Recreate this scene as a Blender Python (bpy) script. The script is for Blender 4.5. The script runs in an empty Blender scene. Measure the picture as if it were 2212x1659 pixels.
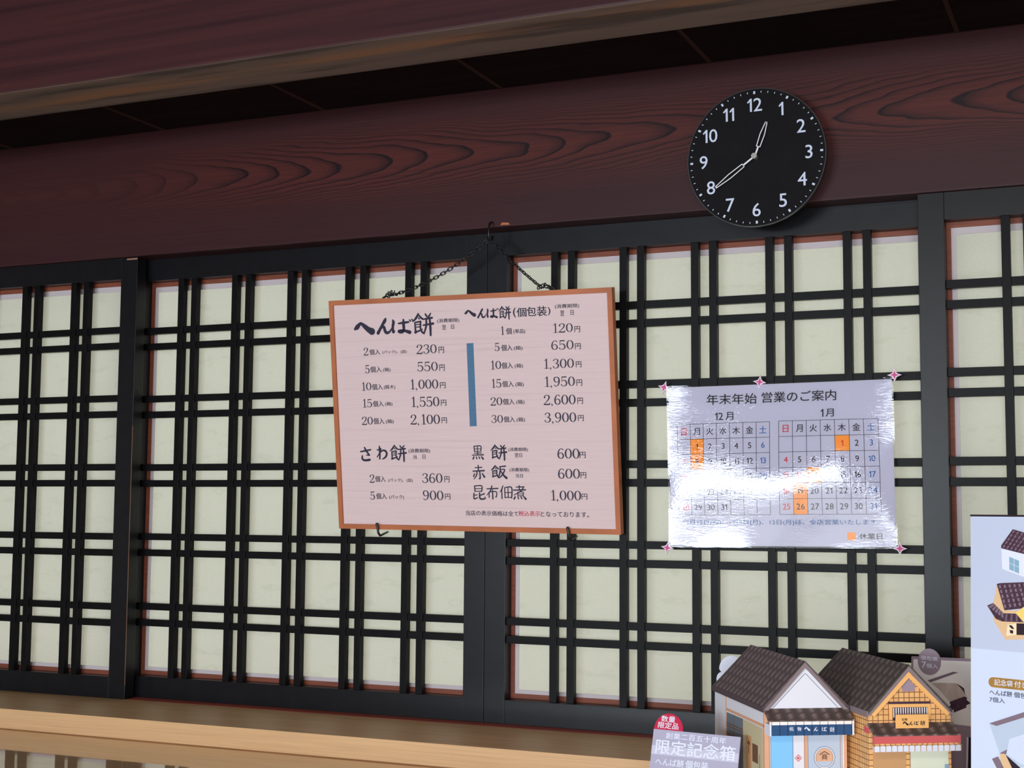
import bpy, bmesh, math, random
from mathutils import Vector, Matrix
random.seed(7)
S = bpy.context.scene
COL = S.collection

# ------------------------------------------------------------------ camera, world, light, exposure
CAM_YAW, CAM_PITCH, CAM_ROLL, FPX = -0.4142039, 0.0886166, 0.0070259, 3070.33
fw = Vector((math.sin(CAM_YAW)*math.cos(CAM_PITCH), math.cos(CAM_YAW)*math.cos(CAM_PITCH), math.sin(CAM_PITCH)))
rt = Vector((math.cos(CAM_YAW), -math.sin(CAM_YAW), 0)); up = rt.cross(fw)
r2 = rt*math.cos(CAM_ROLL)+up*math.sin(CAM_ROLL); u2 = -rt*math.sin(CAM_ROLL)+up*math.cos(CAM_ROLL)
cd = bpy.data.cameras.new('camera'); cam = bpy.data.objects.new('camera', cd); COL.objects.link(cam)
cd.sensor_fit = 'HORIZONTAL'; cd.sensor_width = 36.0; cd.lens = 36.0*FPX/2212.0; cd.clip_start = 0.05
M = Matrix((r2, u2, -fw)).transposed().to_4x4(); M.translation = Vector((0, -2.6, 1.5))
cam.matrix_world = M
S.camera = cam

W = bpy.data.worlds.new('daylight'); S.world = W; W.use_nodes = True
bg = W.node_tree.nodes['Background']; bg.inputs[0].default_value = (1.0, 0.99, 0.93, 1); bg.inputs[1].default_value = 2.15

def area(name, loc, rot, sx, sy, watts, col):
    l = bpy.data.lights.new(name, 'AREA'); l.shape = 'RECTANGLE'; l.size = sx; l.size_y = sy; l.energy = watts; l.color = col
    o = bpy.data.objects.new(name, l); o.location = loc; o.rotation_euler = rot; COL.objects.link(o); return o
# daylight coming in through the two window openings of the wall behind the camera
area('window_skylight', (-2.05, -5.97, 1.58), (math.pi/2, 0, 0), 2.3, .40, 108, (0.76, 0.88, 1.0))
area('window_streetlight', (-2.05, -5.97, .90), (math.pi/2, 0, 0), 2.3, .96, 16, (0.90, 0.95, 1.0))
area('window_daylight', (0.95, -5.97, 1.15), (math.pi/2, 0, 0), 1.7, 1.5, 135, (0.90, 0.95, 1.0))
# ceiling lamp of the room, between the camera and the wall
area('ceiling_lamp', (-.4, -3.2, 2.42), (0, 0, 0), 1.2, .4, 36, (1.0, 0.95, 0.88))

S.view_settings.view_transform = 'Standard'; S.view_settings.look = 'None'
S.view_settings.exposure = 0.0; S.view_settings.gamma = 1.0; S.view_settings.use_curve_mapping = False

# ------------------------------------------------------------------ materials
def lin(c):
    return tuple(((v/255.0)/12.92 if v/255.0 <= 0.04045 else ((v/255.0+0.055)/1.055)**2.4) for v in c)
def mat(name, rgb, rough=0.6, spec=0.3, metal=0.0, coat=0.0, noise=None, bump=None):
    """procedural principled material; noise = (scale xyz, amount) mottles the colour a little"""
    m = bpy.data.materials.new(name); m.use_nodes = True; nt = m.node_tree; b = nt.nodes['Principled BSDF']
    c = lin(rgb); b.inputs['Base Color'].default_value = (*c, 1); b.inputs['Roughness'].default_value = rough
    b.inputs['Specular IOR Level'].default_value = spec; b.inputs['Metallic'].default_value = metal
    b.inputs['Coat Weight'].default_value = coat; b.inputs['Coat Roughness'].default_value = 0.08
    if noise or bump:
        tc = nt.nodes.new('ShaderNodeTexCoord'); mp = nt.nodes.new('ShaderNodeMapping'); nz = nt.nodes.new('ShaderNodeTexNoise')
        sc = (noise or bump)[0]; mp.inputs['Scale'].default_value = sc; nz.inputs['Scale'].default_value = 1.0; nz.inputs['Detail'].default_value = 5
        nt.links.new(tc.outputs['Object'], mp.inputs[0]); nt.links.new(mp.outputs[0], nz.inputs['Vector'])
        if noise:
            a = noise[1]; mx = nt.nodes.new('ShaderNodeMix'); mx.data_type = 'RGBA'
            mx.inputs['A'].default_value = (*[x*(1-a) for x in c], 1); mx.inputs['B'].default_value = (*[min(1, x*(1+a)) for x in c], 1)
            rp = nt.nodes.new('ShaderNodeMapRange'); rp.inputs[1].default_value = .3; rp.inputs[2].default_value = .7
            nt.links.new(nz.outputs['Fac'], rp.inputs[0]); nt.links.new(rp.outputs[0], mx.inputs['Factor'])
            nt.links.new(mx.outputs['Result'], b.inputs['Base Color'])
        if bump:
            bp = nt.nodes.new('ShaderNodeBump'); bp.inputs['Strength'].default_value = bump[1]; bp.inputs['Distance'].default_value = bump[2]
            nt.links.new(nz.outputs['Fac'], bp.inputs['Height']); nt.links.new(bp.outputs[0], b.inputs['Normal'])
    return m

class NT:
    def __init__(s, m): s.t = m.node_tree; s.b = s.t.nodes['Principled BSDF']
    def n(s, typ, **k):
        x = s.t.nodes.new(typ)
        for a, v in k.items(): setattr(x, a, v)
        return x
    def l(s, a, b): s.t.links.new(a, b)
    def math(s, op, a, b=None, c=None):
        x = s.t.nodes.new('ShaderNodeMath'); x.operation = op
        for i, v in enumerate((a, b, c)):
            if v is None: continue
            if isinstance(v, (int, float)): x.inputs[i].default_value = v
            else: s.l(v, x.inputs[i])
        return x.outputs[0]
    def noise(s, vec, scale, sc3=(1, 1, 1), detail=4, rough=.55):
        mp = s.n('ShaderNodeMapping'); mp.inputs['Scale'].default_value = sc3; s.l(vec, mp.inputs[0])
        nz = s.n('ShaderNodeTexNoise'); nz.inputs['Scale'].default_value = scale; nz.inputs['Detail'].default_value = detail; nz.inputs['Roughness'].default_value = rough
        s.l(mp.outputs[0], nz.inputs['Vector']); return nz.outputs['Fac']
    def ramp(s, fac, stops, interp='LINEAR'):
        r = s.n('ShaderNodeValToRGB'); e = r.color_ramp.elements; r.color_ramp.interpolation = interp
        while len(e) < len(stops): e.new(0.5)
        for i, (p, c) in enumerate(stops): e[i].position = p; e[i].color = (*c, 1) if len(c) == 3 else c
        s.l(fac, r.inputs[0]); return r.outputs[0]
    def mix(s, fac, a, b, blend='MIX'):
        x = s.n('ShaderNodeMix', data_type='RGBA', blend_type=blend)
        for k, v in (('Factor', fac), ('A', a), ('B', b)):
            if isinstance(v, (int, float)): x.inputs[k].default_value = v
            elif isinstance(v, tuple): x.inputs[k].default_value = (*v, 1)
            else: s.l(v, x.inputs[k])
        return x.outputs['Result']
    def obj(s): return s.n('ShaderNodeTexCoord').outputs['Object']

def beam_grain(name, cathedral=True):
    m = mat(name, (70, 40, 40), .45, .2); k = NT(m); o = k.obj()
    if cathedral:
        wrp = k.noise(o, 2.3, (1.0, 1, 5), 3); wrp2 = k.noise(o, 14, (.6, 1, 3), 2)
        sx = k.n('ShaderNodeSeparateXYZ'); k.l(o, sx.inputs[0]); x, z = sx.outputs[0], sx.outputs[2]
        dz = k.math('ADD', k.math('SUBTRACT', z, 2.222), k.math('MULTIPLY', k.math('SUBTRACT', wrp, .5), .05))
        ax = k.math('SQRT', k.math('ADD', k.math('POWER', k.math('ADD', x, .60), 2), .004)); ax = k.math('ADD', ax, k.math('MULTIPLY', k.noise(o, 5.0, (1, 1, .2), 2), .16))
        f = k.math('SUBTRACT', k.math('MULTIPLY', k.math('MULTIPLY', dz, dz), 120.0), ax)
        f = k.math('ADD', f, k.math('MULTIPLY', wrp2, .03))
        ring = k.math('FRACT', k.math('MULTIPLY', f, 10.5))
        line = k.ramp(ring, [(0, (0, 0, 0)), (.55, (.08, .08, .08)), (.84, (.5, .5, .5)), (.93, (1, 1, 1)), (1, (0, 0, 0))])
        core = k.ramp(k.math('ABSOLUTE', dz), [(0, (1, 1, 1)), (.045, (.75, .75, .75)), (.10, (0, 0, 0))])
        fade = k.n('ShaderNodeMapRange', interpolation_type='SMOOTHSTEP'); fade.inputs[1].default_value = -2.2; fade.inputs[2].default_value = -1.6; k.l(x, fade.inputs[0]); core = k.math('MULTIPLY', core, k.math('ADD', k.math('MULTIPLY', fade.outputs[0], .75), .25))
        fine = k.noise(o, 1.0, (5, 5, 330), 4); mott = k.noise(o, 3.0, (.6, 1, 4), 4)
        c = k.mix(mott, lin((54, 28, 30)), lin((69, 37, 39)))
        c = k.mix(k.math('MULTIPLY', core, .8), c, lin((92, 42, 36)))
        lw = k.math('MULTIPLY', line, k.math('ADD', k.math('MULTIPLY', core, 1.1), k.math('MULTIPLY', fade.outputs[0], .3)))
        c = k.mix(lw, c, lin((26, 15, 18)))
        c = k.mix(k.math('MULTIPLY', k.math('SUBTRACT', fine, .35), 1.3), c, lin((44, 24, 28)))
    else:
        fine = k.noise(o, 1.0, (1.2, 30, 60), 6); mott = k.noise(o, 1.0, (.9, 4, 13), 4)
        c = k.mix(mott, lin((56, 30, 32)), lin((78, 41, 42)))
        c = k.mix(k.ramp(fine, [(.4, (0, 0, 0)), (.7, (.85, .85, .85))]), c, lin((44, 25, 29)))
    k.l(c, k.b.inputs['Base Color'])
    return m

def underside_grain(name):
    m = mat(name, (95, 75, 65), .6, .25); k = NT(m); o = k.obj()
    fine = k.noise(o, 1.0, (1.5, 42, 60), 6); blot = k.noise(o, 1.0, (3.2, 30, 30), 4); brd = k.noise(o, 1.0, (1.0, 14, 1), 3)
    sx = k.n('ShaderNodeSeparateXYZ'); k.l(o, sx.inputs[0])
    cy = k.math('ADD', k.math('ADD', sx.outputs[1], .530), k.math('ADD', k.math('MULTIPLY', k.math('ADD', sx.outputs[0], 1.6), .035), k.math('MULTIPLY', k.math('SUBTRACT', brd, .5), .07)))
    band = k.ramp(k.math('ABSOLUTE', cy), [(0, (1, 1, 1)), (.012, (.8, .8, .8)), (.03, (0, 0, 0))])
    c = k.mix(fine, lin((88, 72, 66)), lin((128, 106, 94)))
    c = k.mix(k.math('MULTIPLY', band, k.ramp(blot, [(.42, (.15, .15, .15)), (.56, (1, 1, 1))])), c, lin((140, 98, 70)))
    edge = k.ramp(k.noise(o, 1.0, (2.2, 26, 30), 4), [(.5, (0, 0, 0)), (.62, (.8, .8, .8))])
    c = k.mix(edge, c, lin((66, 54, 50)))
    k.l(c, k.b.inputs['Base Color']); return m

def tan_wood(name, rgb, gloss, ior):
    m = mat(name, rgb, .4, .4); k = NT(m); o = k.obj()
    fine = k.noise(o, 1.0, (5, 60, 420), 5); mid = k.noise(o, 1.0, (1.2, 9, 30), 4); c0 = lin(rgb)
    c = k.mix(fine, tuple(v*.62 for v in c0), tuple(min(1, v*1.28) for v in c0))
    c = k.mix(k.math('MULTIPLY', mid, .35), c, tuple(v*.72 for v in c0))
    k.l(c, k.b.inputs['Base Color'])
    k.b.inputs['Roughness'].default_value = .45
    k.b.inputs['Coat Weight'].default_value = gloss; k.b.inputs['Coat IOR'].default_value = ior; k.b.inputs['Coat Roughness'].default_value = .035
    return m

def washi(name):
    m = bpy.data.materials.new(name); m.use_nodes = True; nt = m.node_tree; k = NT(m); o = k.obj()
    fib = k.noise(o, 190, (1, 1, 1), 3, .7); cloud = k.noise(o, 7, (1, 1, 1), 3); leaf = k.noise(o, 16, (1, 1, 3), 2)
    c = k.mix(fib, (.62, .625, .565), (.72, .72, .655)); c = k.mix(k.math('MULTIPLY', cloud, .5), c, (.62, .63, .58))
    c = k.mix(k.ramp(leaf, [(.60, (0, 0, 0)), (.66, (.14, .14, .14)), (.70, (0, 0, 0))]), c, (.42, .44, .34))
    tr = k.n('ShaderNodeBsdfTranslucent'); df = k.n('ShaderNodeBsdfDiffuse'); mx = k.n('ShaderNodeMixShader'); mx.inputs[0].default_value = .42
    k.l(c, tr.inputs[0]); k.l(c, df.inputs[0]); k.l(tr.outputs[0], mx.inputs[1]); k.l(df.outputs[0], mx.inputs[2])
    k.l(mx.outputs[0], nt.nodes['Material Output'].inputs['Surface']); nt.nodes.remove(k.b); return m

def film_mat(name):
    m = bpy.data.materials.new(name); m.use_nodes = True; nt = m.node_tree; k = NT(m); o = k.obj()
    h1 = k.noise(o, 1.0, (130, 270, 1), 3); h2 = k.noise(o, 1.0, (9, 22, 1), 2)
    hh = k.math('ADD', k.math('MULTIPLY', h1, .052), k.math('MULTIPLY', h2, .13))
    bp = k.n('ShaderNodeBump'); bp.inputs['Strength'].default_value = 1.0; bp.inputs['Distance'].default_value = .0021; k.l(hh, bp.inputs['Height'])
    tr = k.n('ShaderNodeBsdfTransparent'); gl = k.n('ShaderNodeBsdfGlossy'); gl.inputs['Roughness'].default_value = .02
    fr = k.n('ShaderNodeFresnel'); fr.inputs['IOR'].default_value = 1.55
    k.l(bp.outputs[0], gl.inputs['Normal']); k.l(bp.outputs[0], fr.inputs['Normal'])
    mx = k.n('ShaderNodeMixShader'); k.l(fr.outputs[0], mx.inputs[0]); k.l(tr.outputs[0], mx.inputs[1]); k.l(gl.outputs[0], mx.inputs[2])
    k.l(mx.outputs[0], nt.nodes['Material Output'].inputs['Surface']); nt.nodes.remove(k.b); return m

def menu_paper(name):
    m = mat(name, (232, 208, 210), .75, .15); k = NT(m); o = k.obj()
    f = k.noise(o, 1.0, (9, 900, 1), 4, .7); g = k.noise(o, 1.0, (2, 120, 1), 3)
    c = k.mix(f, lin((207, 183, 184)), lin((232, 209, 210))); c = k.mix(k.ramp(g, [(.55, (0, 0, 0)), (.8, (.5, .5, .5))]), c, lin((196, 172, 174)))
    k.l(c, k.b.inputs['Base Color']); return m

def roof_tiles(name, rgb, axis, ncol, row_axis, nrow, phase=0.0):
    """tiled roof print: raised dashes in columns across `axis`, broken into rows along `row_axis` (per metre)"""
    m = mat(name, rgb, .6, .3); k = NT(m); o = k.obj(); sx = k.n('ShaderNodeSeparateXYZ'); k.l(o, sx.inputs[0])
    a = k.math('MULTIPLY', sx.outputs[axis], ncol); b = k.math('ADD', k.math('MULTIPLY', sx.outputs[row_axis], nrow), phase)
    fa = k.math('FRACT', a); fb = k.math('FRACT', k.math('ADD', b, k.math('MULTIPLY', fa, .55)))
    hi = k.math('MULTIPLY', k.ramp(fa, [(0, (0, 0, 0)), (.2, (.2, .2, .2)), (.45, (1, 1, 1)), (.65, (.35, .35, .35)), (.8, (0, 0, 0))]),
                k.ramp(fb, [(0, (0, 0, 0)), (.12, (.3, .3, .3)), (.3, (1, 1, 1)), (.85, (.6, .6, .6)), (1, (0, 0, 0))]))
    c0 = lin(rgb); c = k.mix(hi, tuple(v*.55 for v in c0), tuple(min(1, v*1.9) for v in c0)); k.l(c, k.b.inputs['Base Color']); return m

def brick_print(name):
    m = mat(name, (236, 178, 116), .6, .3); k = NT(m); o = k.obj(); sx = k.n('ShaderNodeSeparateXYZ'); k.l(o, sx.inputs[0])
    cb = k.n('ShaderNodeCombineXYZ'); k.l(k.math('ADD', sx.outputs[0], sx.outputs[2]), cb.inputs[0]); k.l(sx.outputs[1], cb.inputs[1])
    br = k.n('ShaderNodeTexBrick'); br.offset = 0.0; k.l(cb.outputs[0], br.inputs['Vector'])
    br.inputs['Color1'].default_value = (*lin((246, 192, 128)), 1); br.inputs['Color2'].default_value = (*lin((232, 172, 108)), 1); br.inputs['Mortar'].default_value = (*lin((140, 92, 58)), 1)
    br.inputs['Scale'].default_value = 1.0; br.inputs['Brick Width'].default_value = .0075; br.inputs['Row Height'].default_value = .0075; br.inputs['Mortar Size'].default_value = .0006
    k.l(br.outputs['Color'], k.b.inputs['Base Color']); return m

MT = dict(
    worn=mat('worn_bare_wood', (150, 112, 92), .7, .2), beam=beam_grain('beam_lacquered_wood'), beam2=beam_grain('beam_straight_grain', False), under=underside_grain('beam_underside_wood'),
    black=mat('black_lacquered_wood', (17, 17, 21), .34, .26, noise=((40, 40, 40), .25)),
    black2=mat('black_lattice_wood', (16, 15, 17), .42, .11, noise=((30, 30, 30), .25)),
    redwood=mat('red_brown_sash_wood', (126, 68, 50), .55, .3, noise=((20, 20, 200), .18)),
    sill=mat('dark_red_sill_wood', (190, 90, 74), .4, .45, noise=((6, 80, 80), .2)),
    margin_shade=mat('lilac_white_margin_shade', (196, 186, 190), .8, .1), washi=washi('shoji_paper'),
    dark=mat('dark_boards', (26, 17, 15), .75, .15, noise=((3, 40, 3), .3)), batten=mat('dark_batten', (62, 42, 36), .7, .2),
    plaster=mat('room_plaster', (214, 207, 197), .9, .1, noise=((3, 3, 3), .06)), floor=mat('room_floor', (150, 138, 126), .6, .3, noise=((2, 2, 2), .1)),
    room_ceiling=mat('room_ceiling_boards', (70, 50, 42), .8, .1, noise=((3, 30, 3), .2)),
    tan=tan_wood('tan_counter_wood', (240, 188, 138), .12, 1.45), tangloss=tan_wood('glossy_tan_counter', (222, 174, 120), 1.0, 2.7), tandark=mat('tan_wood_edge', (160, 112, 72), .5, .3, noise=((6, 60, 60), .15)),
    frame=mat('orange_brown_frame_wood', (178, 104, 66), .5, .3, noise=((14, 14, 160), .14)), menu=menu_paper('pink_menu_paper'),
    ink=mat('slate_ink', (62, 60, 76), .7, .2), inkb=mat('dark_brush_ink', (50, 48, 66), .7, .2), redink=mat('red_ink', (190, 48, 74), .7, .2), bluebar=mat('blue_bar_print', (82, 118, 150), .7, .2, noise=((300, 300, 1), .12)),
    iron=mat('black_iron', (22, 20, 20), .4, .5, noise=((90, 90, 90), .2)),
    dial=mat('matte_black_dial', (24, 23, 25), .8, .12, noise=((25, 25, 1), .12)), rim=mat('dark_grey_clock_rim', (46, 46, 48), .4, .5), white=mat('white_print', (206, 214, 236), .6, .2), silver=mat('silver_hand', (232, 232, 236), .35, .5), hub=mat('brushed_hub', (170, 165, 160), .35, .5, metal=.6),
    sheet=mat('white_sheet', (188, 186, 204), .8, .1), film=film_mat('laminate_film'), black_ink=mat('black_ink', (38, 38, 46), .7, .2), red_date=mat('red_date_ink', (206, 44, 52), .7, .2), blue_date=mat('blue_date_ink', (50, 100, 156), .7, .2), navy=mat('blue_note_ink', (52, 96, 150), .7, .2), orange=mat('orange_cell', (238, 150, 62), .7, .2),
    pink=mat('pink_star', (206, 78, 140), .5, .3), starwhite=mat('white_star_border', (240, 222, 236), .5, .3),
    cardgrey=mat('lavender_card', (176, 172, 196), .6, .2), cardlight=mat('pale_lavender_card', (200, 198, 220), .6, .2), crimson=mat('crimson_tab', (196, 38, 74), .6, .2), cardwhite=mat('white_card', (228, 232, 248), .6, .2),
    mauve=mat('mauve_print', (162, 142, 156), .6, .2), palegrey=mat('pale_grey_print', (246, 241, 239), .6, .2), photogrey=mat('taupe_photo_print', (200, 182, 174), .7, .2, noise=((60, 25, 1), .25)), plum=mat('plum_tile_print', (76, 52, 68), .6, .2, noise=((300, 200, 1), .35)), plumlight=mat('light_plum_print', (132, 112, 126), .6, .2),
    boardlow=mat('pale_blue_board', (212, 222, 246), .5, .3), boardup=mat('grey_blue_board', (196, 204, 228), .5, .3), gold=mat('gold_pill', (176, 132, 62), .5, .3, noise=((30, 30, 1), .2)), yellow=mat('yellow_print', (246, 214, 120), .6, .2), cream=mat('cream_print', (246, 226, 190), .6, .2), tanprint=mat('tan_print', (228, 190, 148), .6, .2), blueprint=mat('window_blue_print', (140, 176, 200), .6, .2), darkprint=mat('dark_print', (48, 36, 46), .6, .2), iceprint=mat('ice_grey_print', (190, 204, 224), .6, .2),
    housewhite=mat('white_house_print', (232, 232, 242), .6, .2), peach=mat('peach_post_print', (226, 172, 138), .6, .2), brownline=mat('brown_line_print', (120, 84, 66), .6, .2), orangebeam=mat('orange_beam_print', (250, 188, 116), .6, .2), sky=mat('sky_blue_print', (136, 204, 255), .6, .2), noren=mat('navy_noren_print', (48, 84, 128), .6, .2), taupe=mat('taupe_roof_edge', (140, 124, 128), .6, .2), roofedge=mat('roof_edge_print', (88, 74, 80), .6, .2), creamwall=mat('cream_door_print', (206, 196, 160), .6, .2), greyblue=mat('grey_blue_glass_print', (112, 124, 136), .6, .2), red=mat('red_fascia_print', (214, 98, 100), .6, .2), brick=brick_print('brick_print'), tanpanel=mat('tan_panel_print', (206, 158, 112), .6, .2), greengrey=mat('pale_green_print', (226, 230, 208), .6, .2), apricot=mat('apricot_emblem', (226, 178, 148), .6, .2),
    roof1=roof_tiles('taupe_roof_tiles', (112, 96, 98), 2, 56, 1, 88), roof2=roof_tiles('dark_brown_roof_tiles', (98, 86, 80), 2, 56, 1, 88), awn=roof_tiles('awning_tiles', (112, 94, 90), 0, 58, 2, 85),
)

# ------------------------------------------------------------------ mesh builder
class MB:
    def __init__(s): s.bm = bmesh.new()
    def face(s, pts, mi=0):
        try:
            f = s.bm.faces.new([s.bm.verts.new(p) for p in pts]); f.material_index = mi; return f
        except ValueError: return None
    def box(s, x0, x1, y0, y1, z0, z1, bev=0.0):
        g = bmesh.ops.create_cube(s.bm, size=1.0)['verts']
        for v in g: v.co = Vector(((x0+x1)/2+v.co.x*(x1-x0), (y0+y1)/2+v.co.y*(y1-y0), (z0+z1)/2+v.co.z*(z1-z0)))
        if bev:
            es = list({e for v in g for e in v.link_edges}); bmesh.ops.bevel(s.bm, geom=es, offset=bev, segments=2, affect='EDGES', profile=.6)
        return s
    def prism(s, pts, d, mi=0):
        """closed solid: polygon of 3D points swept by vector d"""
        d = Vector(d); a = [s.bm.verts.new(p) for p in pts]; b = [s.bm.verts.new(Vector(p)+d) for p in pts]
        fs = [s.bm.faces.new(a), s.bm.faces.new(list(reversed(b)))]; n = len(pts)
        for i in range(n): fs.append(s.bm.faces.new((a[i], b[i], b[(i+1) % n], a[(i+1) % n])))
        for f in fs: f.material_index = mi
        return s
    def flat(s, pts2, w=0.0, t=0.0003, mi=0):
        """thin printed patch in a local (u, v) plane"""
        return s.prism([(p[0], p[1], w) for p in pts2], (0, 0, t), mi)
    def rect(s, u0, v0, u1, v1, w=0.0, t=0.0003, mi=0): return s.flat([(u0, v0), (u1, v0), (u1, v1), (u0, v1)], w, t, mi)
    def line(s, a, b, wd, w=0.0, t=.0003, mi=0):
        a = Vector(a); b = Vector(b); n = (b-a).normalized(); n = Vector((-n.y, n.x))*wd/2
        return s.flat([a+n, b+n, b-n, a-n], w, t, mi)
    def disc(s, cu, cv, r, w0, w1, n=64, mi=0):
        return s.prism([(cu+r*math.cos(2*math.pi*i/n), cv+r*math.sin(2*math.pi*i/n), w0) for i in range(n)], (0, 0, w1-w0), mi)
    def ring(s, cu, cv, r0, r1, w, t=.0003, n=64, mi=0):
        for i in range(n):
            a, b = 2*math.pi*i/n, 2*math.pi*(i+1)/n
            s.flat([(cu+r0*math.cos(a), cv+r0*math.sin(a)), (cu+r1*math.cos(a), cv+r1*math.sin(a)), (cu+r1*math.cos(b), cv+r1*math.sin(b)), (cu+r0*math.cos(b), cv+r0*math.sin(b))], w, t, mi)
        return s
    def tube(s, pts, r, seg=8, closed=False):
        P = [Vector(p) for p in pts]; n = len(P); rings = []
        for i in range(n):
            t = (P[(i+1) % n]-P[i-1]) if closed else (P[min(i+1, n-1)]-P[max(i-1, 0)])
            t.normalize(); a = t.orthogonal().normalized() if i == 0 else None
            if i == 0: nn = a
            else: nn = (nn-t*nn.dot(t)).normalized()
            bb = t.cross(nn); rr = r[i] if isinstance(r, (list, tuple)) else r
            rings.append([s.bm.verts.new(P[i]+(nn*math.cos(2*math.pi*j/seg)+bb*math.sin(2*math.pi*j/seg))*rr) for j in range(seg)])
        for i in range(n if closed else n-1):
            A, B = rings[i], rings[(i+1) % n]
            for j in range(seg): s.bm.faces.new((A[j], A[(j+1) % seg], B[(j+1) % seg], B[j]))
        if not closed: s.bm.faces.new(list(reversed(rings[0]))); s.bm.faces.new(rings[-1])
        return s
    def stroke(s, pts, w, t=.0002, sub=5):
        """one brush stroke: points (u, v, width) smoothed and filled, with rounded ends"""
        P = []
        for i in range(len(pts)-1):
            p0, p1, p2, p3 = pts[max(i-1, 0)], pts[i], pts[i+1], pts[min(i+2, len(pts)-1)]
            for j in range(sub):
                q = j/sub
                P.append([.5*((2*p1[a])+(-p0[a]+p2[a])*q+(2*p0[a]-5*p1[a]+4*p2[a]-p3[a])*q*q+(-p0[a]+3*p1[a]-3*p2[a]+p3[a])*q**3) for a in range(3)])
        P.append(list(pts[-1])); L, R = [], []; n = len(P)
        for i in range(n):
            a, b = P[max(i-1, 0)], P[min(i+1, n-1)]; dx, dy = b[0]-a[0], b[1]-a[1]; d = math.hypot(dx, dy) or 1e-6
            nx, ny = -dy/d, dx/d; h = P[i][2]/2; L.append((P[i][0]+nx*h, P[i][1]+ny*h)); R.append((P[i][0]-nx*h, P[i][1]-ny*h))
        for i in range(n-1): s.face([(*L[i], w), (*R[i], w), (*R[i+1], w), (*L[i+1], w)])
        for i in (0, n-1):
            h = P[i][2]/2; s.face([(P[i][0]+h*math.cos(2*math.pi*j/10), P[i][1]+h*math.sin(2*math.pi*j/10), w-1.5e-5) for j in range(10)])
        return s
    def build(s, name, m, parent=None, smooth=False):
        me = bpy.data.meshes.new(name); bmesh.ops.recalc_face_normals(s.bm, faces=s.bm.faces) if not getattr(s, 'keep', False) else None
        s.bm.to_mesh(me); s.bm.free()
        for x in (m if isinstance(m, (list, tuple)) else [m]): me.materials.append(MT[x])
        if smooth:
            for p in me.polygons: p.use_smooth = True
        o = bpy.data.objects.new(name, me); COL.objects.link(o)
        if parent is not None: o.parent = parent
        return o

def tag(o, label, cat, group=None, kind=None):
    o['label'] = label; o['category'] = cat
    if group: o['group'] = group
    if kind: o['kind'] = kind
    return o
def struct(o): o['kind'] = 'structure'; return o
def thing(name, label, cat, mtx=None, group=None):
    o = bpy.data.objects.new(name, None); o.empty_display_size = .05; COL.objects.link(o)
    if mtx is not None: o.matrix_world = mtx
    return tag(o, label, cat, group)
def frame_at(origin, e1, e2):
    e1 = Vector(e1).normalized(); e2 = Vector(e2); e3 = e1.cross(e2).normalized(); e2 = e3.cross(e1)
    m = Matrix((e1, e2, e3)).transposed().to_4x4(); m.translation = Vector(origin); return m
def leaning(origin, yaw, lean, roll=0.0):
    ex = Vector((math.cos(yaw), math.sin(yaw), 0)); ey = Vector((-math.sin(yaw), math.cos(yaw), 0))
    ev = Vector((0, 0, math.cos(lean)))+ey*math.sin(lean)
    return frame_at(origin, ex*math.cos(roll)+ev*math.sin(roll), -ex*math.sin(roll)+ev*math.cos(roll))

# ------------------------------------------------------------------ lettering
_tc = bpy.data.curves.new('text_tool', 'FONT'); _to = bpy.data.objects.new('text_tool', _tc); COL.objects.link(_to); _cache = {}
def glyphs(body, bold=0.0):
    key = body
    if key not in _cache:
        _tc.body = body; _tc.resolution_u = 3; bpy.context.view_layer.update()
        me = _to.to_mesh(); vs = [(v.co.x, v.co.y) for v in me.vertices]; fs = [tuple(p.vertices) for p in me.polygons]; _to.to_mesh_clear()
        x0 = min(v[0] for v in vs); x1 = max(v[0] for v in vs); y0 = min(v[1] for v in vs); y1 = max(v[1] for v in vs)
        _cache[key] = ([((x-x0)/(x1-x0), (y-y0)/(y1-y0)) for x, y in vs], fs, (x1-x0)/(y1-y0))
    return _cache[key]
def put(mb, body, u, v, w, h, z, bold=0.0, dv=0.0):
    """fit a line of text to the box (u, v, w, h); dv lets the right end rise or fall"""
    vs, fs, _ = glyphs(body); d = bold*h*.75
    for q_, (du, dw) in enumerate(((-d, 0), (d, 0), (0, d*.6), (0, -d*.6)) if d else ((0, 0),)):      # heavier weights are struck several times, a hair apart
        b = [mb.bm.verts.new((u+x*w+du, v+y*h+dv*x+dw, z+q_*3e-5)) for x, y in vs]
        for f in fs:
            try: mb.bm.faces.new([b[i] for i in f])
            except ValueError: pass
def put_c(mb, body, u, v, h, z, bold=0.0):
    a = glyphs(body, bold)[2]; put(mb, body, u-a*h/2, v-h/2, a*h, h, z, bold)

def sans(mb, txt, u, v, h, z, bold=0.0):
    """centred run of plain sans numerals, the 1 with its flag"""
    asp = [.36 if c == '1' else glyphs(c, bold)[2] for c in txt]; gap = .13; tot = sum(asp)+gap*(len(txt)-1); x = u-tot*h/2; y = v-h/2
    for c, a in zip(txt, asp):
        if c == '1':
            mb.face([(x+.21*h, y, z), (x+.36*h, y, z), (x+.36*h, y+h, z), (x+.24*h, y+h, z), (x+.21*h, y+.9*h, z)]); mb.face([(x, y+.74*h, z-2e-5), (x+.05*h, y+.65*h, z-2e-5), (x+.24*h, y+.80*h, z-2e-5), (x+.24*h, y+h, z-2e-5)])
        else: put(mb, c, x, y, a*h, h, z, bold)
        x += (a+gap)*h
def ST(s): return [[tuple(float(q) for q in p.split(',')) for p in k.split(';')] for k in s.split()]
FOOD = '30,98,8;18,78,10;2,62,5 30,96,6;42,80,9;52,72,8 30,80,6;34,74,7 12,58,7;40,62,8 40,62,8;38,36,8 12,58,7;14,10,9 14,48,5;38,49,6 14,36,5;38,37,6 10,12,8;30,18,8;46,26,6 36,36,7;44,14,9;54,6,8 '
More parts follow.
